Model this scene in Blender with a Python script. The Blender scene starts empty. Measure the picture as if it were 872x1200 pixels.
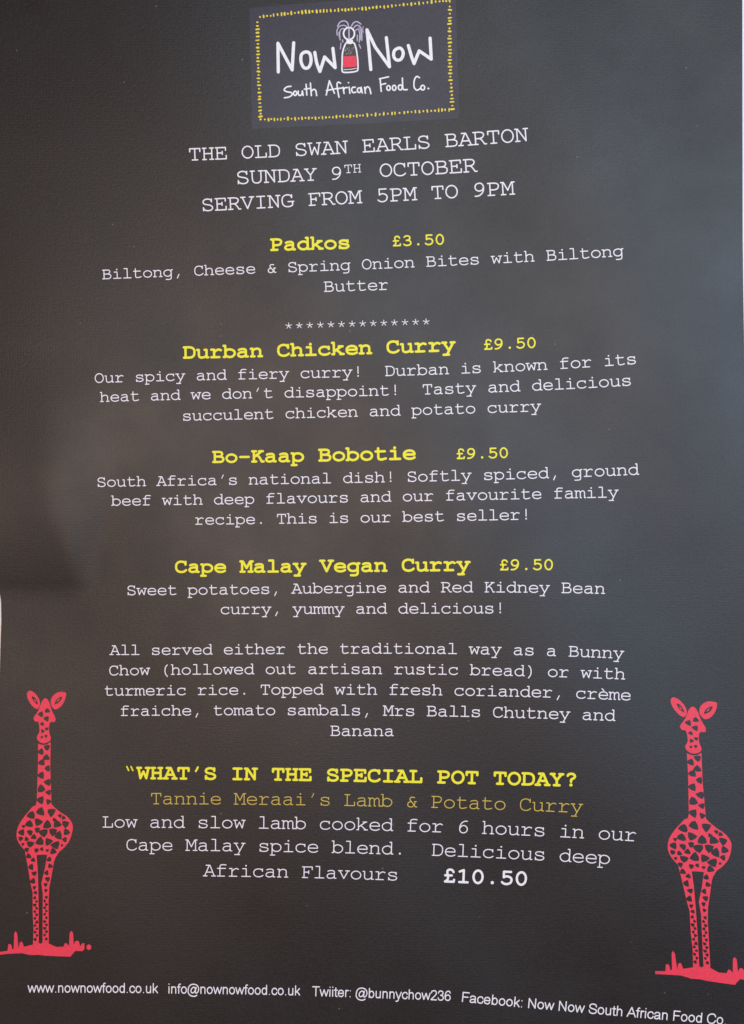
import bpy, bmesh, math, random
import numpy as np
from mathutils import Vector
from mathutils.geometry import delaunay_2d_cdt
R = math.radians
S = bpy.context.scene
COL = S.collection

# ------------------------------------------------------------------ camera
CAM_H = 0.42                      # metres above the table
PX = 0.2409e-3                    # one photograph pixel on the sheet plane, metres
cam_d = bpy.data.cameras.new('camera')
cam = bpy.data.objects.new('camera', cam_d)
COL.objects.link(cam)
cam.location = (0, 0, CAM_H)
cam_d.sensor_fit = 'VERTICAL'
cam_d.sensor_height = 24.0
cam_d.lens = 24.0 * CAM_H / (1200 * PX)
cam_d.clip_start = 0.01
cam_d.clip_end = 20
S.camera = cam
cam_d.dof.use_dof = False
S.cycles.filter_width = 1.5

# ------------------------------------------------------------------ light and exposure
S.view_settings.view_transform = 'Standard'
S.view_settings.look = 'None'
S.view_settings.exposure = 0
S.view_settings.gamma = 1
W = bpy.data.worlds.new('World')
S.world = W
W.use_nodes = True
bg = W.node_tree.nodes['Background']
bg.inputs[0].default_value = (1.0, 0.80, 0.70, 1)
bg.inputs[1].default_value = 0.05


def area(name, loc, target, sx, sy, radiance, col):
    d = bpy.data.lights.new(name, 'AREA')
    d.shape = 'RECTANGLE'
    d.size = sx
    d.size_y = sy
    d.energy = radiance * math.pi * sx * sy
    d.color = col
    o = bpy.data.objects.new(name, d)
    COL.objects.link(o)
    o.location = loc
    o.rotation_euler = (Vector(target) - Vector(loc)).to_track_quat('-Z', 'Y').to_euler()
    return o


area('ceiling_light', (-0.13, 0.02, 1.0), (-0.13, 0.02, 0), 0.34, 0.34, 7.8, (1.0, 0.72, 0.55))
area('cool_top_fill', (0.17, 0.37, 1.0), (0.17, 0.37, 0), 0.34, 0.44, 5.6, (0.76, 0.89, 1.0))  # added cool fill that lifts the sheen at the upper right
area('window_light', (0.48, 0.06, 1.0), (0.48, 0.06, 0), 0.32, 0.44, 13.5, (0.36, 0.66, 1.0))
area('right_fill', (0.78, 0.12, 1.0), (0.78, 0.12, 0), 0.36, 1.0, 2.2, (0.95, 0.82, 0.52))  # added tall fill off to the right, not an actual fixture
area('warm_left_fill', (-0.58, -0.26, 1.0), (-0.58, -0.26, 0), 0.5, 0.6, 0.75, (1.0, 0.66, 0.48))  # added weak overhead fill, warms the left and lower left of the sheet
area('grazing_fill', (1.5, 1.2, 1.0), (0, 0, 0), 0.7, 0.7, 3.6, (1.0, 0.80, 0.74))  # added grazing fill, brightens the lettering without extra sheen
area('far_grazing_fill', (-1.5, -1.0, 1.0), (0, 0, 0), 0.7, 0.7, 6.8, (1.0, 0.78, 0.72))  # second added grazing fill for the lettering, from the opposite side


# ------------------------------------------------------------------ shape of the lying sheet
def sstep(t):
    t = min(1.0, max(0.0, t))
    return t * t * (3 - 2 * t)


def hgt(x, y):
    """height of the printed face above the table at table coordinates x, y"""
    h = 0.0012
    t = max(0.0, x + 0.015) / 0.12
    h += 0.0042 * t * t                                     # right side lifts gently
    h += 0.0005 * math.sin(x * 34 + 0.8) * math.cos(y * 27 + 0.4)
    h += 0.0003 * math.sin(x * 71 + y * 40)
    # the left side bulges up, then drops back to the table over a short fold near the edge
    X = x / PX + 436
    Y = 600 - y / PX
    side = 1 - sstep((X - 40) / 420.0)
    if side > 0:
        h += 0.0012 * side * sstep((Y - 180) / 330.0) * (1 - sstep((Y - 520) / 260.0))
        wd = 20 + 30 * (1 - sstep((Y - 560) / 110.0))
        a = 1 - sstep((X - 98 + wd) / (2 * wd))
        t = min(1.0, max(0.0, (Y - 604) / 92.0))
        fold = sstep((Y - 410) / 195.0) * (1 - (0.25 * t + 0.75 * t * t))
        if Y > 684:                                   # soften the crease
            u = min(1.0, (Y - 684) / 26.0)
            fold = 0.217 * 0.8 * (1 - u) ** 2
        h += 0.0016 * a * fold
    return max(h, 0.0004)


def P(px, py, lift=0.0):
    """point of the sheet seen at photograph position px, py"""
    ax = (px - 436) * PX
    ay = (600 - py) * PX
    z = 0.0015
    for _ in range(4):
        k = (CAM_H - z) / CAM_H
        z = hgt(ax * k, ay * k)
    k = (CAM_H - z) / CAM_H
    return Vector((ax * k, ay * k, z + lift))


def nrm(x, y):
    e = 0.0004
    return Vector((-(hgt(x + e, y) - hgt(x - e, y)) / (2 * e), -(hgt(x, y + e) - hgt(x, y - e)) / (2 * e), 1)).normalized()


# ------------------------------------------------------------------ materials
def material(name, col, rough=0.5, spec=0.5, grain=0.10, relief=0.12, mottle=0.0, specks=False, weave=False):
    m = bpy.data.materials.new(name)
    m.use_nodes = True
    nt = m.node_tree
    N, L = nt.nodes, nt.links
    b = N['Principled BSDF']
    b.inputs['Roughness'].default_value = rough
    b.inputs['Specular IOR Level'].default_value = spec
    tc = N.new('ShaderNodeTexCoord')
    n1 = N.new('ShaderNodeTexNoise')
    n1.inputs['Scale'].default_value = 1500
    n1.inputs['Detail'].default_value = 3
    L.new(tc.outputs['Object'], n1.inputs['Vector'])
    mr = N.new('ShaderNodeMapRange')
    mr.inputs['From Min'].default_value = 0.3
    mr.inputs['From Max'].default_value = 0.7
    mr.inputs['To Min'].default_value = 1 - grain
    mr.inputs['To Max'].default_value = 1 + grain
    L.new(n1.outputs['Fac'], mr.inputs['Value'])
    rgb = N.new('ShaderNodeRGB')
    rgb.outputs[0].default_value = (*col, 1)
    mx = N.new('ShaderNodeVectorMath')
    mx.operation = 'SCALE'
    L.new(rgb.outputs[0], mx.inputs[0])
    L.new(mr.outputs[0], mx.inputs['Scale'])
    colour = mx.outputs[0]
    height = n1.outputs['Fac']
    if mottle:
        n2 = N.new('ShaderNodeTexNoise')
        n2.inputs['Scale'].default_value = 38
        n2.inputs['Detail'].default_value = 4
        n2.inputs['Roughness'].default_value = 0.6
        L.new(tc.outputs['Object'], n2.inputs['Vector'])
        hs = N.new('ShaderNodeMix')
        hs.data_type = 'RGBA'
        hs.blend_type = 'MULTIPLY'
        hs.inputs['Factor'].default_value = mottle
        cr = N.new('ShaderNodeMix')
        cr.data_type = 'RGBA'
        cr.inputs[6].default_value = (1.25, 0.95, 0.85, 1)
        cr.inputs[7].default_value = (0.85, 1.0, 1.25, 1)
        L.new(n2.outputs['Fac'], cr.inputs[0])
        L.new(colour, hs.inputs[6])
        L.new(cr.outputs[2], hs.inputs[7])
        colour = hs.outputs[2]
        rr = N.new('ShaderNodeMapRange')
        rr.inputs['From Min'].default_value = 0.3
        rr.inputs['From Max'].default_value = 0.7
        rr.inputs['To Min'].default_value = rough - 0.04
        rr.inputs['To Max'].default_value = rough + 0.04
        L.new(n2.outputs['Fac'], rr.inputs['Value'])
        L.new(rr.outputs[0], b.inputs['Roughness'])
    if weave:                                             # fine laid texture of the card
        w1 = N.new('ShaderNodeTexWave')
        w1.bands_direction = 'X'
        w1.inputs['Scale'].default_value = 420
        w1.inputs['Distortion'].default_value = 1.5
        w2 = N.new('ShaderNodeTexWave')
        w2.bands_direction = 'Y'
        w2.inputs['Scale'].default_value = 420
        w2.inputs['Distortion'].default_value = 1.5
        L.new(tc.outputs['Object'], w1.inputs['Vector'])
        L.new(tc.outputs['Object'], w2.inputs['Vector'])
        ad = N.new('ShaderNodeMath')
        ad.operation = 'ADD'
        L.new(w1.outputs['Fac'], ad.inputs[0])
        L.new(w2.outputs['Fac'], ad.inputs[1])
        a2 = N.new('ShaderNodeMath')
        a2.operation = 'MULTIPLY_ADD'
        a2.inputs[1].default_value = 0.10
        L.new(ad.outputs[0], a2.inputs[0])
        L.new(n1.outputs['Fac'], a2.inputs[2])
        height = a2.outputs[0]
    if specks:                                            # dust and tiny scuffs
        v = N.new('ShaderNodeTexVoronoi')
        v.inputs['Scale'].default_value = 330
        L.new(tc.outputs['Object'], v.inputs['Vector'])
        lt = N.new('ShaderNodeMath')
        lt.operation = 'LESS_THAN'
        lt.inputs[1].default_value = 0.085
        L.new(v.outputs['Distance'], lt.inputs[0])
        sp = N.new('ShaderNodeSeparateColor')
        L.new(v.outputs['Color'], sp.inputs[0])
        gt = N.new('ShaderNodeMath')
        gt.operation = 'GREATER_THAN'
        gt.inputs[1].default_value = 0.93
        L.new(sp.outputs[0], gt.inputs[0])
        mu = N.new('ShaderNodeMath')
        mu.operation = 'MULTIPLY'
        L.new(lt.outputs[0], mu.inputs[0])
        L.new(gt.outputs[0], mu.inputs[1])
        f2 = N.new('ShaderNodeMath')
        f2.operation = 'MULTIPLY'
        L.new(mu.outputs[0], f2.inputs[0])
        L.new(sp.outputs[1], f2.inputs[1])
        dm = N.new('ShaderNodeMix')
        dm.data_type = 'RGBA'
        dm.inputs[7].default_value = (0.11, 0.10, 0.085, 1)
        L.new(f2.outputs[0], dm.inputs[0])
        L.new(colour, dm.inputs[6])
        colour = dm.outputs[2]
    L.new(colour, b.inputs['Base Color'])
    bp = N.new('ShaderNodeBump')
    bp.inputs['Strength'].default_value = relief
    bp.inputs['Distance'].default_value = 0.00005
    L.new(height, bp.inputs['Height'])
    L.new(bp.outputs[0], b.inputs['Normal'])
    return m


M_ink = material('charcoal_print', (0.0090, 0.0060, 0.0062), 0.42, 0.5, 0.55, 0.5, 0.6, True, True)
M_panel = material('slate_print', (0.027, 0.0225, 0.037), 0.42, 0.5, 0.25, 0.3, 0.4)
M_white = material('white_print', (0.92, 0.86, 0.92), 0.5, 0.5, 0.06)
M_bright = material('bright_white_print', (0.93, 0.90, 0.93), 0.5, 0.5, 0.05)
M_yellow = material('yellow_print', (0.96, 0.86, 0.016), 0.5, 0.5, 0.06)
M_gold = material('golden_print', (0.93, 0.70, 0.025), 0.5, 0.5, 0.10)
M_ochre = material('ochre_print', (0.66, 0.47, 0.065), 0.5, 0.5, 0.08)
M_red = material('coral_red_print', (0.88, 0.036, 0.080), 0.5, 0.5, 0.10)
M_lilac = material('lilac_print', (0.56, 0.48, 0.66), 0.5, 0.5, 0.10)
M_olive = material('olive_print', (0.055, 0.048, 0.036), 0.5, 0.5, 0.3)
M_table = material('pale_table_paint', (0.86, 0.90, 0.93), 0.5, 0.4, 0.03)


# ------------------------------------------------------------------ flat print: union of simple shapes
def spline(pts, n=6, closed=False):
    if len(pts) < 3:
        return list(pts)
    out = []
    N = len(pts)
    rng = range(N) if closed else range(N - 1)
    for i in rng:
        p0 = pts[(i - 1) % N] if (closed or i > 0) else pts[0]
        p1 = pts[i]
        p2 = pts[(i + 1) % N]
        p3 = pts[(i + 2) % N] if (closed or i + 2 < N) else pts[-1]
        for k in range(n):
            t = k / n
            out.append(tuple(0.5 * (2 * b + (c - a) * t + (2 * a - 5 * b + 4 * c - d) * t * t + (3 * b - a - 3 * c + d) * t ** 3)
                             for a, b, c, d in zip(p0, p1, p2, p3)))
    if not closed:
        out.append(pts[-1])
    return out


def ellipse(cx, cy, rx, ry, n=22, a0=0, a1=360):
    full = abs(a1 - a0) >= 360
    m = n if full else n + 1
    return [(cx + rx * math.cos(R(a0 + (a1 - a0) * i / n)), cy + ry * math.sin(R(a0 + (a1 - a0) * i / n))) for i in range(m)]


def stroke(pts, hw, closed=False, disc=10):
    """polygons covering a round-ended pen stroke"""
    polys = []
    n = len(pts)
    for i in range(n if closed else n - 1):
        a, b = pts[i], pts[(i + 1) % n]
        dx, dy = b[0] - a[0], b[1] - a[1]
        l = math.hypot(dx, dy)
        if l < 1e-6:
            continue
        nx, ny = -dy / l * hw, dx / l * hw
        polys.append([(a[0] - nx, a[1] - ny), (b[0] - nx, b[1] - ny), (b[0] + nx, b[1] + ny), (a[0] + nx, a[1] + ny)])
    for i, p in enumerate(pts):
        h = hw * 0.999
        ph = 0.13 * i
        polys.append([(p[0] + h * math.cos(2 * math.pi * k / disc + ph), p[1] + h * math.sin(2 * math.pi * k / disc + ph)) for k in range(disc)])
    return polys


def ccw(p):
    s = sum(p[i][0] * p[(i + 1) % len(p)][1] - p[(i + 1) % len(p)][0] * p[i][1] for i in range(len(p)))
    return p if s > 0 else p[::-1]


def union(polys, holes=(), eps=1e-4, extra=()):
    vs, fs = [], []
    for p in list(polys) + list(holes) + list(extra):
        p = ccw(list(p))
        fs.append(list(range(len(vs), len(vs) + len(p))))
        vs += [Vector(q) for q in p]
    ov, oe, of, _, _, _ = delaunay_2d_cdt(vs, [], fs, 0, eps)
    V = np.array([tuple(v) for v in ov])
    c = np.array([V[list(f)].mean(0) for f in of])

    def covered(group):
        hit = np.zeros(len(c), bool)
        for p in group:
            p = np.asarray(p, float)
            q = np.roll(p, -1, 0)
            lo, hi = p.min(0), p.max(0)
            k = np.where((c[:, 0] > lo[0]) & (c[:, 0] < hi[0]) & (c[:, 1] > lo[1]) & (c[:, 1] < hi[1]) & ~hit)[0]
            if not len(k):
                continue
            x, y = c[k, 0][:, None], c[k, 1][:, None]
            dy = np.where(q[:, 1] == p[:, 1], 1e-12, q[:, 1] - p[:, 1])
            cr = ((p[:, 1] > y) != (q[:, 1] > y)) & (x < (q[:, 0] - p[:, 0]) * (y - p[:, 1]) / dy + p[:, 0])
            hit[k] = cr.sum(1) % 2 == 1
        return hit
    ok = covered(polys)
    if len(holes):
        ok &= ~covered(holes)
    if len(extra):
        ok |= covered(extra)
    return [tuple(v) for v in V], [f for f, o in zip(of, ok) if o]


def print_mesh(name, verts, faces, mat, parent, lift=0.00006, cut=None, label=None):
    """verts are photograph positions; lay them on the sheet"""
    if cut:
        bm = bmesh.new()
        bv = [bm.verts.new((v[0], v[1], 0)) for v in verts]
        for f in faces:
            try:
                bm.faces.new([bv[i] for i in f])
            except ValueError:
                pass
        xs = [v[0] for v in verts]
        ys = [v[1] for v in verts]
        for ax, lo, hi in ((0, min(xs), max(xs)), (1, min(ys), max(ys))):
            c = lo + cut
            while c < hi:
                co = (c, 0, 0) if ax == 0 else (0, c, 0)
                no = (1, 0, 0) if ax == 0 else (0, 1, 0)
                bmesh.ops.bisect_plane(bm, geom=bm.verts[:] + bm.edges[:] + bm.faces[:], plane_co=co, plane_no=no)
                c += cut
        bm.verts.index_update()
        verts = [(v.co.x, v.co.y) for v in bm.verts]
        faces = [[v.index for v in f.verts] for f in bm.faces]
        bm.free()
    used = sorted({i for f in faces for i in f})
    mp = {k: i for i, k in enumerate(used)}
    pts = [P(verts[i][0], verts[i][1], lift) for i in used]
    fs = []
    for f in faces:
        g = [mp[i] for i in f]
        a = sum(pts[g[i]].x * pts[g[(i + 1) % len(g)]].y - pts[g[(i + 1) % len(g)]].x * pts[g[i]].y for i in range(len(g)))
        fs.append(g if a > 0 else g[::-1])
    me = bpy.data.meshes.new(name)
    me.from_pydata(pts, [], fs)
    me.materials.append(mat)
    me.shade_smooth()
    me.normals_split_custom_set_from_vertices([nrm(p.x, p.y) for p in pts])
    o = bpy.data.objects.new(name, me)
    COL.objects.link(o)
    if parent is not None:
        o.parent = parent
    if label:
        o['label'] = label
    return o


# ------------------------------------------------------------------ typewriter letters (1000 units per em, 600 wide)
G = {
 'a': "S 112 368 190 400 290 412 380 398 428 345 432 270;L 432 270 432 0 515 0;S 432 228 350 247 250 243 140 210 82 130 95 50 160 5 250 -7 350 20 432 90",
 'b': "L 30 610 108 610 108 0 30 0;S 108 205 130 320 210 395 315 412 430 375 515 300 538 205 510 105 425 20 315 -8 210 15 130 95 108 205",
 'c': "L 500 412 500 290;S 500 330 440 390 320 412 190 390 100 310 76 205 100 95 190 15 310 -8 430 10 525 70",
 'd': "L 415 610 493 610 493 0 570 0;S 493 205 471 320 391 395 286 412 171 375 86 300 63 205 91 105 176 20 286 -8 391 15 471 95 493 205",
 'e': "L 78 210 522 210;S 522 210 505 310 430 385 305 412 185 388 98 310 73 205 100 95 190 15 320 -8 430 8 525 60",
 'f': "L 95 412 485 412;L 215 0 215 490;S 215 490 240 575 320 608 400 610 515 598;L 95 0 445 0",
 'g': "L 560 412 484 412 484 -60;S 484 -60 462 -140 390 -180 300 -185 175 -182;S 484 212 462 320 380 397 280 412 165 380 82 310 58 212 82 112 160 30 275 2 385 25 462 110 484 212",
 'h': "L 40 610 118 610 118 0;L 35 0 205 0;S 118 285 190 375 300 412 400 395 460 340 472 265;L 472 265 472 0;L 390 0 555 0",
 'i': "L 130 412 305 412 305 0;L 90 0 520 0;D 292 575 40",
 'k': "L 40 610 118 610 118 0 40 0;L 335 412 510 412;L 460 412 118 145;L 225 230 475 0;L 395 0 550 0",
 'l': "L 120 610 302 610 302 0;L 85 0 520 0",
 'm': "L 0 412 68 412 68 0;L 0 0 138 0;S 68 300 120 380 190 412 255 390 292 320;L 292 320 292 0 355 0;S 292 300 350 380 425 412 490 390 526 320;L 526 320 526 0 595 0",
 'n': "L 45 412 122 412 122 0;L 42 0 205 0;S 122 285 190 375 300 412 400 395 458 340 468 265;L 468 265 468 0;L 385 0 550 0",
 'o': "E 300 202 232 211",
 'p': "L 20 412 100 412 100 -180;L 20 -180 235 -180;S 100 212 120 320 200 397 310 412 430 378 513 300 535 208 507 105 420 25 310 0 200 25 120 105 100 212",
 'r': "L 75 412 205 412 205 0;L 75 0 450 0;S 205 255 290 355 380 405 440 412 520 372",
 's': "L 468 412 468 300;S 468 320 420 388 300 412 190 400 118 350 118 290 175 235 300 212 420 190 492 140 492 75 430 13 300 -8 180 10 108 75;L 108 120 108 0",
 't': "L 80 412 475 412;L 190 572 190 95;S 190 95 215 20 290 -7 400 3 515 40",
 'u': "L 38 412 118 412 118 140;S 118 140 140 40 220 -6 310 0 400 35 472 110;L 385 412 472 412 472 0 550 0",
 'v': "L 28 412 215 412;L 385 412 572 412;L 95 412 300 0 505 412",
 'w': "L 12 412 185 412;L 415 412 588 412;L 70 412 160 0 300 320 440 0 530 412",
 'y': "L 22 412 195 412;L 395 412 565 412;L 90 412 305 0;L 505 412 213 -182;L 65 -182 305 -182",
 'A': "L 140 571 325 571 540 0;L 290 571 70 0;L 0 0 190 0;L 410 0 600 0;L 150 205 465 205",
 'B': "L 45 571 315 571;S 315 571 425 550 470 490 465 400 400 330 300 308;L 300 308 125 308;S 300 308 430 290 515 230 530 155 495 50 405 5 330 0;L 330 0 45 0;L 125 571 125 0",
 'C': "L 510 571 510 410;S 510 450 440 545 310 578 180 545 90 450 62 290 90 120 180 25 320 -8 450 25 540 100",
 'D': "L 45 571 290 571;S 290 571 420 540 512 440 532 290 507 130 420 30 290 0;L 290 0 45 0;L 120 571 120 0",
 'E': "L 45 571 503 571 503 430;L 125 571 125 0;L 45 0 528 0 528 165;L 125 302 350 302;L 350 375 350 228",
 'F': "L 60 571 540 571 540 430;L 145 571 145 0;L 60 0 320 0;L 145 290 370 290;L 370 365 370 215",
 'G': "L 490 571 490 430;S 490 455 420 550 300 578 170 545 80 440 58 290 85 120 180 20 310 -8 430 10 520 65;L 520 65 520 240;L 320 240 580 240",
 'H': "L 55 571 220 571;L 380 571 545 571;L 125 571 125 0;L 475 571 475 0;L 55 0 220 0;L 380 0 545 0;L 125 297 475 297",
 'I': "L 125 571 480 571;L 302 571 302 0;L 125 0 480 0",
 'K': "L 45 571 230 571;L 125 571 125 0;L 45 0 230 0;L 370 571 545 571;L 485 571 125 240;S 235 335 340 285 410 180 485 0;L 485 0 575 0",
 'L': "L 55 571 305 571;L 178 571 178 0;L 55 0 535 0 535 195",
 'M': "L 12 571 128 571 300 200 472 571 588 571;L 92 571 92 0;L 508 571 508 0;L 18 0 208 0;L 392 0 582 0",
 'N': "L 25 571 140 571 472 0;L 108 571 108 0;L 32 0 212 0;L 472 0 472 571;L 385 571 568 571",
 'O': "E 300 285 243 294",
 'P': "L 55 571 330 571;S 330 571 450 540 507 470 507 390 450 290 330 255;L 330 255 150 255;L 150 571 150 0;L 55 0 335 0",
 'R': "L 35 571 300 571;S 300 571 420 545 482 480 482 405 420 310 300 272;L 300 272 128 272;L 128 571 128 0;L 35 0 230 0;S 290 272 370 220 440 120 505 0;L 505 0 592 0",
 'S': "L 475 571 475 430;S 475 450 420 545 290 578 170 550 98 470 108 370 190 315 300 290 420 255 507 180 502 80 420 10 300 -8 180 20 98 110;L 98 150 98 0",
 'T': "L 68 420 68 571 532 571 532 420;L 300 571 300 0;L 175 0 425 0",
 'U': "L 28 571 210 571;L 390 571 572 571;L 108 571 108 220;S 108 220 133 80 215 5 300 -8 385 5 467 80 492 220;L 492 220 492 571",
 'V': "L 5 571 200 571;L 400 571 595 571;L 72 571 300 0 528 571",
 'W': "L 12 571 190 571;L 410 571 588 571;L 72 571 165 0 300 370 435 0 528 571",
 'Y': "L 32 571 195 571;L 405 571 568 571;L 95 571 300 260 505 571;L 300 260 300 0;L 180 0 420 0",
 '0': "E 300 295 192 310",
 '1': "L 125 520 300 600 300 0;L 120 0 480 0",
 '3': "S 130 530 200 590 290 605 400 575 450 470 410 370 320 325 250 320;S 250 320 400 300 480 220 490 150 450 40 330 -8 200 0 100 65",
 '5': "L 465 600 165 600 165 320;S 165 320 240 365 310 375 420 340 490 260 495 170 450 55 320 -8 190 5 95 80",
 '6': "S 510 595 400 595 270 525 185 400 150 250 160 120 220 20 330 -8 440 30 505 130 500 240 430 340 330 370 230 330 150 210",
 '9': "S 100 0 230 5 340 65 435 180 475 340 460 490 390 585 290 605 180 570 120 470 120 370 180 275 290 235 400 270 475 390",
 '.': "D 300 32 48", ',': "L 335 95 300 20 235 -125", '’': "L 340 615 315 540 245 400;L 330 600 305 520",
 '!': "L 300 610 300 190;D 300 32 42",
 '?': "S 150 500 200 580 310 605 420 570 460 480 420 390 330 330 300 280;L 300 280 300 195;D 300 32 42",
 '&': "S 430 480 340 500 250 480 210 400 240 320 350 180 470 10;L 470 0 540 0;L 520 275 420 275;S 455 275 420 100 330 10 230 -8 130 40 105 130 150 220 240 275",
 '-': "L 100 265 500 265",
 '*': "L 300 415 300 590;L 300 415 466 470;L 300 415 403 273;L 300 415 197 273;L 300 415 134 470",
 '£': "S 480 480 430 570 330 600 240 560 215 470 240 330 255 200 225 80 130 5;L 130 0 500 0;L 500 0 512 100;L 130 310 410 310",
 '(': "S 410 610 310 480 268 240 310 20 410 -115", ')': "S 190 610 290 480 332 240 290 20 190 -115",
 '“': "L 150 610 235 410;L 340 610 425 410",
}
G['è'] = G['e'] + ";L 215 600 320 490"
GC = {}


def glyph(ch, hw):
    key = (ch, hw)
    if key in GC:
        return GC[key]
    polys = []
    xs = 1 - max(0, hw - 24) * 0.0009

    def tr(x, y):
        if y >= 0:
            y = hw + y * (571 - 2 * hw) / 571
        else:
            y = hw + y
        return (300 + (x - 300) * xs, y)
    for part in G[ch].split(';'):
        c, *nums = part.split()
        v = [float(q) for q in nums]
        if c == 'L':
            polys += stroke([tr(v[i], v[i + 1]) for i in range(0, len(v), 2)], hw)
        elif c == 'S':
            polys += stroke([tr(*q) for q in spline([(v[i], v[i + 1]) for i in range(0, len(v), 2)], 4)], hw, disc=8)
        elif c == 'E':
            polys += stroke([tr(*q) for q in ellipse(v[0], v[1], v[2], v[3], 28)], hw, True, disc=8)
        elif c == 'D':
            x, y = tr(v[0], v[1])
            polys.append(ellipse(x, y, v[2] + (hw - 24) * 0.9, v[2] + (hw - 24) * 0.9, 12))
    GC[key] = union(polys, eps=0.05)
    return GC[key]


def text_line(name, txt, anchors, hw, mat, parent, label=None, hs=1.0):
    """anchors: (index of letter, x of its centre, y of its baseline) as seen in the photograph"""
    a = np.array(anchors, float)
    n = len(a)
    deg = 1 if n < 3 else (2 if n < 7 else 3)
    fx = np.polyfit(a[:, 0], a[:, 1], min(deg, 2))
    fy = np.polyfit(a[:, 0], a[:, 2], deg)
    dx, dy = np.polyder(fx), np.polyder(fy)
    verts, faces = [], []
    rng = random.Random(txt)
    for i, ch in enumerate(txt):
        if ch == ' ':
            continue
        gv, gf = glyph(ch, {'“': hw * 0.6, '’': hw * 0.8}.get(ch, hw))
        base = len(verts)
        cx, cy = np.polyval(fx, i), np.polyval(fy, i)
        tx, ty = np.polyval(dx, i), np.polyval(dy, i)
        sc = math.hypot(tx, ty) / 600.0
        ux, uy = tx / (sc * 600), ty / (sc * 600)
        for (x, y) in gv:
            lx, ly = (x - 300) * sc, y * sc * hs
            verts.append((cx + ux * lx + uy * ly, cy + uy * lx - ux * ly))
        faces += [[k + base for k in f] for f in gf]
    return print_mesh(name, verts, faces, mat, parent, label=label)


# ------------------------------------------------------------------ the table and the sheet
def tag(o, label=None, cat=None, kind=None):
    if label:
        o['label'] = label
    if cat:
        o['category'] = cat
    if kind:
        o['kind'] = kind


me = bpy.data.meshes.new('table_top')
bm = bmesh.new()
bmesh.ops.create_cube(bm, size=1)
for v in bm.verts:
    v.co.x *= 1.5
    v.co.y *= 1.2
    v.co.z = v.co.z * 0.03 - 0.015
bmesh.ops.bevel(bm, geom=bm.edges[:], offset=0.003, segments=2, affect='EDGES')
bm.to_mesh(me)
bm.free()
me.materials.append(M_table)
table = bpy.data.objects.new('table_top', me)
COL.objects.link(table)
tag(table, kind='structure')

sheet = bpy.data.objects.new('menu_sheet', None)
sheet.empty_display_size = 0.05
COL.objects.link(sheet)
tag(sheet, 'charcoal printed menu sheet with white and yellow lettering on a pale table', 'menu')


def lerp_tab(t, tab):
    for (a, va), (b, vb) in zip(tab, tab[1:]):
        if t <= b:
            return va + (vb - va) * max(0, (t - a)) / (b - a)
    return tab[-1][1]


def x_left(y):
    return lerp_tab(y, [(-30, -7), (400, -5), (660, -2.5), (694, -0.6), (704, 1.4), (728, 1.7), (745, 1.0), (775, 0.1), (830, -1.5), (1210, -4)])


def x_right(y):
    return lerp_tab(y, [(-30, 869.9), (120, 870.1), (280, 870.4), (350, 871.2), (420, 872.6), (800, 876), (1210, 884)])


def paper():
    nx, ny = 150, 210
    y0, y1 = -22.0, 1211.0
    verts, faces = [], []
    for j in range(ny + 1):
        y = y0 + (y1 - y0) * j / ny
        a, b = x_left(y), x_right(y)
        for i in range(nx + 1):
            verts.append(P(a + (b - a) * i / nx, y))
    top = len(verts)
    for j in range(ny):
        for i in range(nx):
            q = j * (nx + 1) + i
            faces.append((q, q + nx + 1, q + nx + 2, q + 1))
    # real thickness: underside and rim
    verts += [v - Vector((0, 0, 0.00028)) for v in verts[:top]]
    for j in range(ny):
        for i in range(nx):
            q = top + j * (nx + 1) + i
            faces.append((q, q + 1, q + nx + 2, q + nx + 1))
    rm = {}
    rim = [i for i in range(nx + 1)] + [j * (nx + 1) + nx for j in range(1, ny + 1)] + \
          [ny * (nx + 1) + i for i in range(nx - 1, -1, -1)] + [j * (nx + 1) for j in range(ny - 1, 0, -1)]
    for k in range(len(rim)):
        q = []
        for c in (rim[k], rim[(k + 1) % len(rim)]):
            for d in (c, c + top):
                if d not in rm:
                    rm[d] = len(verts)
                    verts.append(verts[d])
                q.append(rm[d])
        faces.append((q[0], q[2], q[3], q[1]))
    me = bpy.data.meshes.new('paper')
    me.from_pydata(verts, [], faces)
    me.materials.append(M_ink)
    me.materials.append(M_white)
    nt = nx * ny
    for k, p in enumerate(me.polygons):
        p.use_smooth = k < 2 * nt
        if k >= nt:
            p.material_index = 1
    o = bpy.data.objects.new('paper', me)
    COL.objects.link(o)
    o.parent = sheet
    return o


paper()

# ------------------------------------------------------------------ logo panel
top_pts = [(292.2, 9.4), (410, 0.2), (537.0, -10.5)]
bot_pts = [(538.4, 138.6), (420, 145.2), (295.3, 151.2)]
panel_poly = spline([(292.2, 9.4), (350, 4.6), (440, -2.4), (534.0, -10.4)], 3) + spline([(538.3, 138.8), (470, 142.6), (380, 147.0), (295.3, 151.3)], 3)
v, f = union([panel_poly])
panel = print_mesh('logo_panel', v, f, M_panel, sheet, 0.00004, cut=8)


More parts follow.
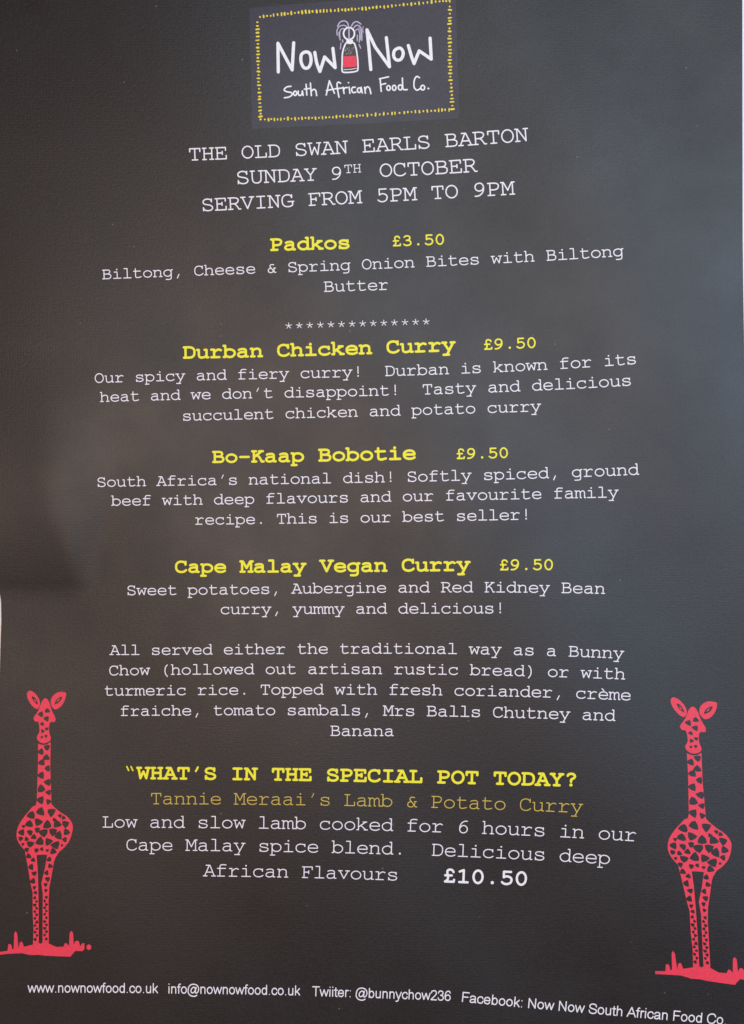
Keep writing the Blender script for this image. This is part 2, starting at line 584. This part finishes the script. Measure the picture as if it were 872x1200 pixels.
def dashes():
    rng = random.Random(4)
    polys = []

    def run(pts, step, along, across):
        p = spline(pts, 30)
        acc, big = 0.0, True
        for (a, b) in zip(p, p[1:]):
            l = math.hypot(b[0] - a[0], b[1] - a[1])
            acc += l
            if acc < step:
                continue
            acc = rng.uniform(-0.5, 0.35)
            ux, uy = (b[0] - a[0]) / l, (b[1] - a[1]) / l
            big = not big if rng.random() < 0.75 else big
            hl = 1.1 * along * rng.uniform(0.8, 1.15)
            hc = across * (rng.uniform(0.9, 1.2) if big else rng.uniform(0.45, 0.75))
            t = rng.uniform(-0.15, 0.15)
            ux, uy = ux * math.cos(t) - uy * math.sin(t), ux * math.sin(t) + uy * math.cos(t)
            ox = rng.uniform(-.35, .35)
            cx, cy = b[0] - uy * ox, b[1] + ux * ox
            e = []
            for k in range(10):
                th = 2 * math.pi * k / 10
                c, s = math.cos(th), math.sin(th)
                qx = hl * math.copysign(abs(c) ** 0.7, c) * rng.uniform(0.85, 1.1)
                qy = hc * math.copysign(abs(s) ** 0.7, s) * rng.uniform(0.9, 1.08)
                e.append((cx + ux * qx - uy * qy, cy + uy * qx + ux * qy))
            polys.append(e)
    run([(301.0, 20.6), (330, 17.0), (370, 13.2), (400, 12.0), (440, 8.8), (485, 4.6), (527.5, 0.6)], 3.35, 0.95, 2.2)
    run([(301.6, 22), (302.4, 60), (303.4, 100), (305.8, 140)], 3.4, 0.95, 2.4)
    run([(527.0, 4), (527.2, 50), (528.0, 90), (530.6, 128)], 3.4, 0.95, 2.5)
    run([(306.0, 140.2), (360, 138.6), (420, 135.6), (470, 132.2), (530, 128.4)], 3.3, 0.9, 2.1)
    v, f = union(polys)
    print_mesh('dashed_border', v, f, M_gold, panel, 0.00009)


dashes()


def drawing(name, strokes, ox, oy, s, mat, parent, lift=0.0001):
    """strokes: (kind, half width, points) in an enlarged view with origin ox, oy and scale s"""
    polys = []
    for kind, hw, pts in strokes:
        if kind == 'E':
            q = ellipse(*pts, 26)
            polys += stroke(q, hw, True, 8)
        elif kind == 'F':
            polys.append(pts)
        elif kind == 'FS':
            polys.append(spline(pts, 4, True))
        elif kind == 'FE':
            polys.append(ellipse(*pts, 20))
        elif kind == 'S':
            polys += stroke(spline(pts, 6), hw, disc=10)
        elif kind == 'SC':
            polys += stroke(spline(pts, 6, True), hw, True, disc=10)
        else:
            polys += stroke(pts, hw, disc=12)
    v, f = union([[(x / s, y / s) for x, y in p] for p in polys])
    v = [(x + ox, y + oy) for x, y in v]
    return print_mesh(name, v, f, mat, parent, lift)


w = 12.5
drawing('brush_lettering', [
    ('L', w, [(243, 466), (240, 240)]), ('L', w, [(240, 240), (352, 450)]), ('L', w, [(352, 450), (364, 236)]),
    ('SC', w, [(460, 308), (425, 330), (422, 385), (445, 432), (480, 430), (500, 385), (492, 325)]),
    ('S', w, [(530, 312), (545, 395), (570, 462)]), ('L', w, [(570, 462), (607, 348)]),
    ('L', w, [(607, 348), (690, 432)]), ('L', w, [(690, 432), (672, 280)])], 290, 15, 6.708, M_bright, panel)
drawing('brush_lettering', [
    ('L', w, [(165, 447), (150, 280), (135, 135)]), ('L', w, [(135, 135), (200, 270), (312, 425)]), ('L', w, [(312, 425), (287, 196)]),
    ('SC', w, [(385, 278), (350, 300), (346, 345), (368, 372), (402, 365), (420, 325), (410, 290)]),
    ('L', w, [(460, 258), (485, 345), (505, 400)]), ('L', w, [(505, 400), (545, 300)]),
    ('L', w, [(545, 300), (640, 365)]), ('L', w, [(640, 365), (631, 200)])], 410, 15, 6.708, M_bright, panel)
w = 3.7
drawing('tagline_lettering', [
    ('S', w, [(92, 136), (70, 140), (57, 154), (68, 163), (92, 168), (98, 178), (84, 190), (58, 195)]),
    ('E', w, (113, 172, 8, 11)),
    ('S', w, [(129, 160), (129, 176), (137, 183), (147, 177), (150, 160)]), ('L', w, [(150, 160), (154, 183)]),
    ('L', w, [(169, 126), (173, 181)]), ('L', w, [(160, 151), (186, 147)]),
    ('L', w, [(191, 120), (196, 184)]), ('S', w, [(195, 163), (207, 152), (218, 158), (223, 184)]),
    ('L', w, [(272, 181), (288, 108), (314, 172)]), ('L', w, [(273, 158), (312, 150)]),
    ('S', w, [(346, 121), (334, 115), (327, 126), (331, 160), (337, 192)]), ('L', w, [(318, 149), (352, 145)]),
    ('L', w, [(358, 141), (363, 173)]), ('S', w, [(361, 154), (368, 144), (380, 143)]),
    ('L', w, [(389, 140), (393, 172)]), ('L', w, [(385, 117), (386, 118)]),
    ('S', w, [(420, 141), (407, 142), (402, 155), (409, 168), (424, 166)]),
    ('E', w, (440, 156, 9, 12)), ('L', w, [(450, 141), (456, 170)]),
    ('L', w, [(468, 141), (472, 172)]), ('S', w, [(470, 154), (481, 139), (493, 146), (500, 174)]),
    ('L', w, [(547, 97), (553, 162)]), ('L', w, [(544, 98), (590, 88)]), ('L', w, [(550, 128), (576, 122)]),
    ('E', w, (590, 145, 9, 12)), ('E', w, (619, 144, 9, 13)),
    ('E', w, (650, 142, 10, 13)), ('S', w, [(661, 94), (663, 140), (668, 153), (686, 153)]),
    ('S', w, [(748, 92), (734, 86), (722, 105), (721, 140), (735, 156), (752, 148)]),
    ('E', w, (765, 143, 10, 12)), ('L', 4.6, [(793, 147), (794, 148)])], 320, 70, 4.36, M_bright, panel)
BX, BY, BS = 380, 15, 12.457
drawing('bottle_shading', [('FS', 0, [(325, 450), (298, 510), (280, 600), (280, 640), (468, 636), (462, 560), (445, 490), (420, 448)])], BX, BY, BS, M_olive, panel, 0.00007)
drawing('bottle_liquid', [('F', 0, [(278, 636), (466, 630), (476, 778), (430, 792), (278, 802)])], BX, BY, BS, M_red, panel, 0.0001)
drawing('bottle_outline', [
    ('SC', 11, [(328, 440), (292, 500), (266, 600), (262, 740), (262, 850), (300, 872), (400, 868), (475, 852), (492, 820), (490, 700), (474, 570), (455, 490), (426, 440)]),
    ('F', 0, [(322, 402), (418, 398), (424, 436), (396, 458), (346, 458), (322, 440)]),
    ('E', 12, (362, 305, 80, 88)), ('L', 5, [(285, 832), (380, 828), (468, 812)])], BX, BY, BS, M_bright, panel, 0.00013)
drawing('bottle_plume', [
    ('L', 10, [(361, 225), (363, 385)]),
    ('S', 9, [(196, 200), (230, 142), (290, 121), (338, 145), (352, 195)]),
    ('S', 8, [(190, 330), (188, 255), (228, 198), (290, 186), (330, 205)]),
    ('S', 8, [(232, 400), (226, 300), (244, 245), (285, 232)]),
    ('S', 9, [(396, 200), (430, 148), (480, 132), (535, 168)]),
    ('S', 8, [(430, 222), (470, 186), (520, 200), (546, 262), (550, 405)]),
    ('S', 8, [(455, 265), (495, 240), (518, 310), (512, 430)]), ('S', 5, [(505, 210), (535, 280), (530, 400)]),
    ('L', 8, [(484, 330), (482, 410)]), ('L', 8, [(510, 465), (532, 520)]), ('S', 5, [(570, 200), (562, 250), (572, 290)]),
    ('L', 9, [(268, 400), (272, 428)]), ('L', 7, [(245, 440), (236, 530)]), ('L', 5, [(212, 290), (218, 360)])], BX, BY, BS, M_lilac, panel, 0.00016)
rng = random.Random(9)
drawing('bottle_grain', [('FE', 0, (rng.uniform(305, 445), rng.uniform(505, 615), 5, 5)) for _ in range(22)], BX, BY, BS, M_lilac, panel, 0.0001)

# ------------------------------------------------------------------ the lettering
RG, BD = 28, 52
T = text_line


def H(t, a):
    T('heading_line', t, a, RG, M_white, sheet, 'white capital heading line "%s"' % t)


H("THE OLD SWAN EARLS BARTON", [(0, 228.7, 188.2), (8, 353, 182.8), (13, 432.9, 178.3), (19, 529.5, 172.4), (24, 611.9, 166)])
H("SUNDAY 9", [(0, 285, 215.8), (5, 364.3, 212), (7, 394.9, 210.6)])
T('superscript', "TH", [(0, 408.5, 202.9), (1, 418.8, 202.3)], 26, M_white, sheet)
T('heading_line', "OCTOBER", [(0, 452.6, 207.2), (3, 501.6, 205.0), (6, 551.2, 202)], RG, M_white, sheet, 'white capital heading word "OCTOBER"')
H("SERVING FROM 5PM TO 9PM", [(0, 243.5, 247.5), (8, 370.3, 241), (13, 448.2, 237), (17, 512.3, 233.3), (22, 596, 228.6)])


def N(t, a):
    T('dish_name', t, a, BD, M_yellow, sheet, 'bold yellow dish name "%s"' % t)


def PR(t, a, under):
    T('price', t, a, 42, M_yellow, sheet, 'yellow price beside %s' % under)


def D(t, a):
    T('description_line', t, a, 24 if a[0][2] > 950 else RG, M_white, sheet, 'white description line beginning "%s"' % ' '.join(t.split()[:3]))


N("Padkos", [(0, 324.4, 294.2), (5, 403.3, 292)])
PR("£3.50", [(0, 464.9, 288.8), (4, 515.7, 286.8)], 'Padkos')
D("Biltong, Cheese & Spring Onion Bites with Biltong", [(0, 125.3, 327.3), (9, 233.7, 322.6), (18, 342.9, 319.5), (25, 431.1, 315.4), (31, 505.5, 312.6), (37, 581.4, 308.8), (42, 645.4, 305.3), (48, 725.9, 300.6)])
D("Butter", [(0, 385.8, 342.0), (5, 449.6, 339.9)])
T('asterisk_row', "*" * 14, [(0, 338.6, 390.2), (13, 499.7, 385.4)], 20, M_white, sheet, 'row of fourteen white asterisks')
N("Durban Chicken Curry", [(0, 222, 420.5), (7, 333.1, 418.1), (15, 460, 414.4), (19, 526.5, 412.0)])
PR("£9.50", [(0, 571.9, 410), (4, 623.1, 407.9)], 'Durban Chicken Curry')
D("Our spicy and fiery curry!  Durban is known for its", [(0, 115.6, 448.9), (4, 163.5, 447.4), (10, 236.5, 445.4), (14, 286, 444.4), (20, 358.1, 443.3), (25, 419.7, 441.9), (28, 457.6, 440.9), (35, 545.1, 438.3), (38, 582.3, 436), (44, 661.5, 431.4), (48, 714, 428.6), (50, 742, 427.7)])
D("heat and we don’t disappoint!  Tasty and delicious", [(0, 121.8, 470.8), (5, 181.9, 469.6), (12, 267.6, 467.5), (18, 340.5, 465.7), (28, 463.8, 463.4), (31, 500.9, 462.2), (37, 575.7, 460), (41, 627.7, 457.9), (49, 736.7, 452.1)])
D("succulent chicken and potato curry", [(0, 218.9, 493), (10, 340.9, 490.3), (18, 439.4, 487.9), (22, 487.3, 486.4), (29, 576.5, 483.9), (33, 628.9, 482.3)])
N("Bo-Kaap Bobotie", [(0, 255.9, 542.7), (3, 302.7, 542.2), (8, 380.7, 541), (14, 479.9, 538.9)])
PR("£9.50", [(0, 539.7, 538.1), (4, 590.5, 536.8)], 'Bo-Kaap Bobotie')
D("South Africa’s national dish! Softly spiced, ground", [(0, 116.8, 570.8), (6, 190.4, 569.2), (13, 275.4, 568), (15, 298.8, 567.6), (24, 408, 566.4), (28, 458, 565.3), (30, 481.9, 564.9), (37, 569.9, 562.4), (45, 674.7, 558.5), (50, 745.4, 557.1)])
D("beef with deep flavours and our favourite family", [(0, 135.1, 592.7), (5, 196.7, 591.9), (10, 257.1, 591.1), (15, 318.3, 590.3), (24, 427.5, 588.6), (28, 476.6, 587.4), (32, 527.4, 586.6), (42, 654.5, 584.3), (47, 719.5, 583.1)])
D("recipe. This is our best seller!", [(0, 233.3, 614.9), (8, 331.2, 613.7), (13, 391.6, 612.9), (16, 428.3, 612.5), (20, 476.6, 611.6), (25, 539.7, 610.3), (31, 617.4, 609.1)])
N("Cape Malay Vegan Curry", [(0, 211.9, 671.4), (5, 289.9, 671.4), (11, 382.7, 670.8), (17, 477.8, 669.8), (21, 543.9, 669.4)])
PR("£9.50", [(0, 590.5, 668.5), (4, 643, 668.1)], 'Cape Malay Vegan Curry')
D("Sweet potatoes, Aubergine and Red Kidney Bean", [(0, 153.4, 697.5), (6, 226.7, 697.1), (16, 349.5, 695.6), (26, 471.6, 694.4), (30, 522, 694.2), (34, 573.6, 694.3), (41, 663.6, 695.3), (44, 704.1, 695.8)])
D("curry, yummy and delicious!", [(0, 263.7, 719.7), (7, 349.5, 719.4), (13, 422.8, 719.4), (17, 472, 718.9), (26, 586.4, 718.9)])
D("All served either the traditional way as a Bunny", [(0, 133.9, 767.7), (4, 182.3, 767.3), (11, 269.2, 766.9), (18, 355.4, 766.4), (22, 404.1, 766.1), (32, 529.4, 766.4), (34, 555, 766.8), (38, 606.6, 767.7), (41, 645.8, 768.7), (43, 671.9, 769.7), (47, 726.8, 771.8)])
D("Chow (hollowed out artisan rustic bread) or with", [(0, 132.7, 791.5), (15, 318.3, 789.9), (19, 367.8, 789.9), (27, 467.5, 790.4), (34, 555, 791.2), (41, 645.8, 793.3), (44, 687.1, 794.5), (47, 728.4, 796.2)])
D("turmeric rice. Topped with fresh coriander, crème", [(0, 126.5, 815.2), (9, 238.4, 814.5), (15, 312.5, 814.1), (22, 398.2, 813.8), (27, 462.1, 814.4), (33, 536.8, 815.6), (42, 652.5, 817.6), (44, 679.7, 818.4), (48, 735.9, 820.9)])
D("fraiche, tomato sambals, Mrs Balls Chutney and", [(0, 145.6, 839), (9, 256.7, 838.2), (16, 342.5, 838), (25, 455.9, 839), (29, 505.5, 839.5), (35, 581.8, 840.7), (43, 688.8, 843.6), (45, 715.2, 844.9)])
D("Banana", [(0, 393.2, 862.4), (5, 456.3, 862.6)])
T('special_heading', "“WHAT’S IN THE SPECIAL POT TODAY?", [(0, 151.5, 913.0), (1, 168.6, 913.5), (8, 279.3, 914.5), (11, 326.1, 914.9), (15, 389.7, 915.8), (23, 519.1, 918.2), (27, 586, 920.2), (32, 669.5, 921.9)], BD, M_yellow, sheet, 'bold yellow capital question about the special pot')
T('special_name', "Tannie Meraai’s Lamb & Potato Curry", [(0, 182.7, 942.4), (7, 282.1, 943.0), (16, 409.9, 944.3), (21, 481.9, 945.9), (23, 511.7, 946.8), (30, 615.7, 950.2), (34, 676.1, 952.3)], 22, M_ochre, sheet, 'thin ochre name of the special curry')
D("Low and slow lamb cooked for 6 hours in our", [(0, 125.3, 969.7), (4, 181.9, 970.1), (8, 239.2, 970.4), (13, 310.5, 971.2), (18, 380.7, 972), (25, 484, 974.3), (29, 541.8, 976.2), (31, 569.9, 977.5), (37, 661.5, 981.6), (40, 707.8, 983.9), (42, 740.4, 985.4)])
D("Cape Malay spice blend.  Delicious deep", [(0, 153.8, 996.6), (5, 224.8, 997), (11, 310.5, 998.1), (17, 394.3, 999.7), (22, 468.7, 1001.6), (25, 513.3, 1003), (35, 660.7, 1009.8), (38, 709, 1012.5)])
D("African Flavours", [(0, 245.4, 1027), (8, 360, 1028.9), (15, 460, 1031.7)])
T('price', "£10.50", [(0, 526.1, 1034.4), (5, 610.7, 1037.7)], 47, M_bright, sheet, 'bold white price at the end of the special')


# ------------------------------------------------------------------ contact line in a plain sans serif
SANS = {
 'n': (556, "L 108 35 108 490;S 108 330 150 430 250 478 350 470 425 410 442 320;L 442 320 442 35"),
 'u': (556, "L 108 490 108 190;S 108 190 125 90 200 38 300 42 400 90 442 190;L 442 35 442 490"),
 'h': (556, "L 108 35 108 680;S 108 330 150 430 250 478 350 470 425 410 442 320;L 442 320 442 35"),
 'w': (722, "L 38 490 190 40 360 475 530 40 685 490"), 'o': (556, "E 278 260 205 222"),
 'd': (556, "E 265 260 183 222;L 448 35 448 680"), 'b': (556, "E 290 260 183 222;L 108 35 108 680"),
 'c': (500, "S 450 360 400 450 290 482 150 440 75 330 75 190 140 80 280 38 400 70 460 180"),
 'f': (278, "S 265 672 200 675 145 640 130 560;L 130 560 130 35;L 30 478 240 478"),
 't': (278, "S 255 42 200 38 145 60 130 130;L 130 130 130 630;L 30 478 245 478"),
 'e': (556, "L 85 265 478 265;S 478 265 450 390 380 460 280 482 150 440 75 320 75 190 140 80 280 38 400 60 470 160"),
 'r': (333, "L 108 35 108 490;S 108 300 140 420 220 480 315 465"), 'i': (222, "L 108 35 108 490;L 108 665 108 680"),
 'k': (500, "L 108 35 108 680;L 430 490 115 190;L 220 300 455 35"),
 'y': (500, "L 38 490 255 30;L 465 490 270 20;S 270 20 220 -110 150 -165 60 -155"),
 'a': (556, "S 80 360 130 450 270 482 400 450 440 370 440 320;L 440 320 440 120;S 440 120 450 60 495 38;S 440 285 330 262 160 235 80 155 110 60 220 38 350 70 440 190"),
 '.': (278, "L 137 42 141 42"), ':': (278, "L 137 42 141 42;L 137 468 141 468"), ' ': (278, ""),
 '@': (1015, "S 800 -90 650 -160 480 -170 250 -110 90 60 70 270 130 490 290 640 520 680 750 630 900 480 930 300 880 150 770 70 690 70 665 130 680 240 725 470;S 670 330 610 450 490 460 360 360 300 220 350 100 450 70 560 120 650 250"),
 '2': (556, "S 70 520 110 640 270 680 420 640 465 520 420 400 250 230 110 110 60 40;L 60 40 490 40"),
 '3': (556, "S 75 520 140 650 270 680 410 630 440 520 380 410 250 375;S 250 375 400 350 475 250 470 150 400 60 270 35 130 70 65 190"),
 '6': (556, "S 470 560 400 670 280 680 140 600 75 420 75 230 130 90 280 35 420 80 480 220 430 360 300 420 160 370 80 230"),
 'T': (611, "L 35 675 580 675;L 307 675 307 35"), 'F': (611, "L 115 35 115 675 560 675;L 115 365 500 365"),
 'N': (722, "L 115 35 115 675 600 40 600 680"), 'A': (667, "L 30 35 333 680 640 35;L 140 250 530 250"),
 'S': (667, "S 590 510 520 640 350 682 180 650 95 540 130 430 250 375 420 335 560 290 610 190 550 80 400 35 250 40 120 110 70 230"),
 'C': (722, "S 660 500 590 630 450 682 260 660 110 530 75 360 110 170 240 50 400 35 560 80 660 230"),
}
SC = {}


def sans_line(name, txt, pts, size, parent, label, hw=41):
    """pts: seen start, middle and end of the baseline"""
    vs, fs, pen = [], [], 0
    for ch in txt:
        wd, src = SANS[ch]
        if src:
            if ch not in SC:
                polys = []
                for part in src.split(';'):
                    c, *nums = part.split()
                    v = [float(q) for q in nums]
                    p = [(v[i], v[i + 1]) for i in range(0, len(v), 2)]
                    if c == 'E':
                        polys += stroke(ellipse(*v, 26), hw, True, 8)
                    else:
                        polys += stroke(spline(p, 4) if c == 'S' else p, hw, disc=8)
                SC[ch] = union(polys, eps=0.05)
            gv, gf = SC[ch]
            b = len(vs)
            vs += [(x + pen, y) for x, y in gv]
            fs += [[k + b for k in f] for f in gf]
        pen += wd
    x0, x1 = min(v[0] for v in vs), max(v[0] for v in vs)
    a = np.array(pts, float)
    t = (a[:, 0] - a[0, 0]) / (a[-1, 0] - a[0, 0])
    fx, fy = np.polyfit(t, a[:, 0], 1), np.polyfit(t, a[:, 1], min(2, len(pts) - 1))
    out = []
    for x, y in vs:
        s = (x - x0) / (x1 - x0)
        y *= size / 1000
        cx, cy = np.polyval(fx, s), np.polyval(fy, s)
        sl = np.polyval(np.polyder(fy), s) / np.polyval(np.polyder(fx), s)
        l = math.hypot(1, sl)
        out.append((cx + sl / l * y, cy - y / l))
    return print_mesh(name, out, fs, M_white, parent, label=label)


FS = 16.6
sans_line('contact_line', "www.nownowfood.co.uk", [(32.5, 1163.2), (110, 1163.4), (185.2, 1163.9)], FS, sheet, 'small white web address in the bottom left corner')
sans_line('contact_line', "info@nownowfood.co.uk", [(197.5, 1164.3), (270, 1165.2), (351.8, 1166.6)], FS, sheet, 'small white email address along the bottom')
sans_line('contact_line', "Twiiter: @bunnychow236", [(365.6, 1167.4), (450, 1170.0), (528.0, 1173.0)], FS, sheet, 'small white social handle along the bottom')
sans_line('contact_line', "Facebook: Now Now South African Food Co.", [(541.2, 1174.2), (609, 1180.3), (700, 1188.6), (850.5, 1201.0)], FS + 0.3, sheet, 'small white social page name in the bottom right corner')


# ------------------------------------------------------------------ giraffes
def A(*p):
    return [(x / 6.708, 790 + y / 6.708) for x, y in p]


def B(*p):
    return [(x / 6.667, 950 + y / 6.667) for x, y in p]


def spot(cx, cy, r, rng):
    a0 = rng.uniform(0, 6.28)
    out = []
    sq = rng.uniform(0.85, 1.0)
    for k in range(9):
        th = 2 * math.pi * k / 9
        rr = 1.27 * r * (1 + 0.23 * math.cos(3 * th)) * rng.uniform(0.93, 1.07) * 0.98
        x, y = rr * math.cos(th) * sq, rr * math.sin(th)
        out.append((cx + x * math.cos(a0) - y * math.sin(a0), cy + x * math.sin(a0) + y * math.cos(a0)))
    return out


def giraffe_shapes():
    rng = random.Random(3)
    red, hole = [], []
    sp = lambda q: spline(q, 3, True)
    red.append(sp(A((213, 152), (235, 129), (275, 150), (310, 200), (314, 245), (292, 274), (255, 250), (222, 200))))
    red.append(sp(A((521, 155), (505, 141), (455, 143), (410, 180), (400, 235), (430, 276), (470, 262), (505, 215))))
    hole.append(sp(A((250, 176), (278, 186), (300, 238), (268, 218))))
    hole.append(sp(A((430, 238), (448, 196), (490, 176), (472, 216))))
    red.append(sp(A((330, 215), (358, 189), (385, 215), (408, 285), (436, 345), (430, 374), (402, 376), (388, 400), (388, 460), (401, 500), (385, 530), (342, 543), (305, 528), (291, 495), (310, 455), (308, 400), (298, 372), (278, 372), (265, 342), (300, 290))))
    red.append(A((300, 545), (320, 554), (345, 557), (372, 552), (399, 532), (397, 650), (396, 750), (402, 900), (405, 1020), (440, 1060), (430, 1090), (262, 1090), (275, 1050), (290, 1000), (295, 850), (300, 700)))
    red.append(sp(B((275, -40), (400, -38), (470, 10), (530, 50), (565, 100), (568, 150), (545, 230), (500, 290), (460, 325), (425, 372), (370, 345), (290, 345), (230, 352), (190, 305), (150, 255), (130, 200), (140, 130), (180, 60), (230, 0))))
    red.append(B((190, 290), (215, 420), (240, 570), (256, 640), (256, 800), (263, 920), (258, 1060), (304, 1060), (303, 800), (300, 600), (295, 450), (285, 335)))
    red.append(B((372, 335), (352, 450), (324, 565), (335, 650), (333, 1060), (382, 1060), (380, 700), (386, 600), (405, 500), (422, 400), (455, 310)))
    red.append(B((-60, 1106), (60, 1094), (66, 1045), (78, 1040), (90, 1050), (97, 1083), (108, 1078), (112, 960), (123, 940), (135, 960), (145, 1072), (155, 1030), (170, 1022), (180, 1035), (187, 1063), (260, 1045), (310, 1033), (380, 1036), (440, 1064), (497, 1062), (508, 1035), (520, 1035), (540, 1055), (545, 955), (558, 939), (572, 955), (576, 1048), (588, 1020), (605, 1014), (618, 1024), (628, 1060), (642, 1036), (660, 1034), (661, 1078), (645, 1097), (590, 1095), (560, 1128), (552, 1140), (450, 1137), (350, 1132), (300, 1126), (240, 1128), (170, 1113), (60, 1118), (-60, 1127)))
    red.append(B(*ellipse(695, 1066, 19, 22, 12)))
    for x, y, r in [(370, 575, 20), (322, 610, 20), (365, 655, 21), (330, 695, 22), (375, 740, 19), (325, 795, 22), (377, 850, 22), (325, 900, 25), (382, 930, 18), (320, 990, 24), (382, 1003, 18), (320, 1080, 27), (405, 1085, 27),
                    (372, 288, 17), (322, 315, 18), (367, 350, 17), (333, 392, 13), (336, 448, 12), (368, 430, 12), (330, 495, 9), (362, 487, 10)]:
        hole.append(A(*spot(x, y, r, rng)))
    for x, y, r in [(245, 36, 26), (230, 103, 26), (300, 88, 26), (370, 110, 28), (448, 105, 26), (512, 105, 23), (425, 70, 13), (470, 40, 13), (497, 55, 13), (185, 122, 12), (170, 170, 20), (235, 170, 20), (292, 150, 18), (340, 172, 29), (415, 165, 25), (458, 195, 27), (520, 168, 21), (162, 218, 16), (208, 222, 15), (265, 205, 17), (312, 240, 27), (380, 242, 25), (435, 268, 28), (507, 225, 17), (237, 260, 23), (180, 262, 11), (210, 305, 15), (285, 310, 15), (327, 300, 12), (370, 310, 11), (415, 318, 20), (485, 270, 9),
                    (225, 355, 18), (260, 385, 16), (244, 440, 20), (268, 490, 17), (258, 550, 18), (270, 600, 13), (278, 640, 12), (385, 380, 16), (393, 432, 16), (365, 485, 16), (372, 535, 16), (357, 578, 14), (360, 622, 12)]:
        hole.append(B(*spot(x, y, r, rng)))
    y = 676
    k = 0
    while y < 1020:
        hole.append(B(*spot(272 + 14 * (k % 2) + (y - 676) * 0.012, y + 4, rng.uniform(9, 11.5), rng)))
        hole.append(B(*spot(350 + 13 * ((k + 1) % 2), y, rng.uniform(9, 11.5), rng)))
        y += rng.uniform(25, 31)
        k += 1
    dents = [B((322, 350), (360, 347), (350, 450), (322, 565), (328, 650), (330, 900), (322, 1040), (312, 1040), (306, 800), (303, 600), (298, 450), (288, 352))]
    return red, hole + dents


RED, HOLE = giraffe_shapes()
gv, gf = union(RED, HOLE, 1e-3, [A((266, 196), (277, 200), (285, 222), (273, 214)), A((445, 220), (456, 200), (472, 191), (462, 210))])
# left animal: cut the ground stroke at the edge of the sheet
src = np.array([(31.6, 811), (77.2, 813.1), (51, 871.2), (19.5, 980), (85.2, 966.5), (41.2, 1106), (57, 1106), (83.7, 1091.7), (18.5, 1092)])
dst = np.array([(785.3, 819.5), (840.7, 824), (811.5, 883), (783.7, 993.7), (856, 989), (813.3, 1133), (832.3, 1134), (862, 1121.9), (789.2, 1116.4)])


def feat(p):
    x, y = (p[:, 0] - 50) / 50, (p[:, 1] - 960) / 150
    return np.stack([np.ones_like(x), x, y, x * y, y * y], 1)


cf = np.linalg.lstsq(feat(src), dst, rcond=None)[0]
left_v = [(max(x, 0.2 if y > 1080 else x), y) for x, y in gv]
left_v = [(max(x, x_left(y) + 0.5), y) for x, y in gv]
print_mesh('giraffe_print', left_v, gf, M_red, sheet, 0.00006, cut=8, label='coral red giraffe printed at the lower left edge')
rv = feat(np.array(gv)) @ cf
rv = [(min(max(x, 767.9), x_right(y) - 0.5), y) for x, y in rv]
print_mesh('giraffe_print', rv, gf, M_red, sheet, 0.00006, cut=8, label='coral red giraffe printed at the lower right edge')
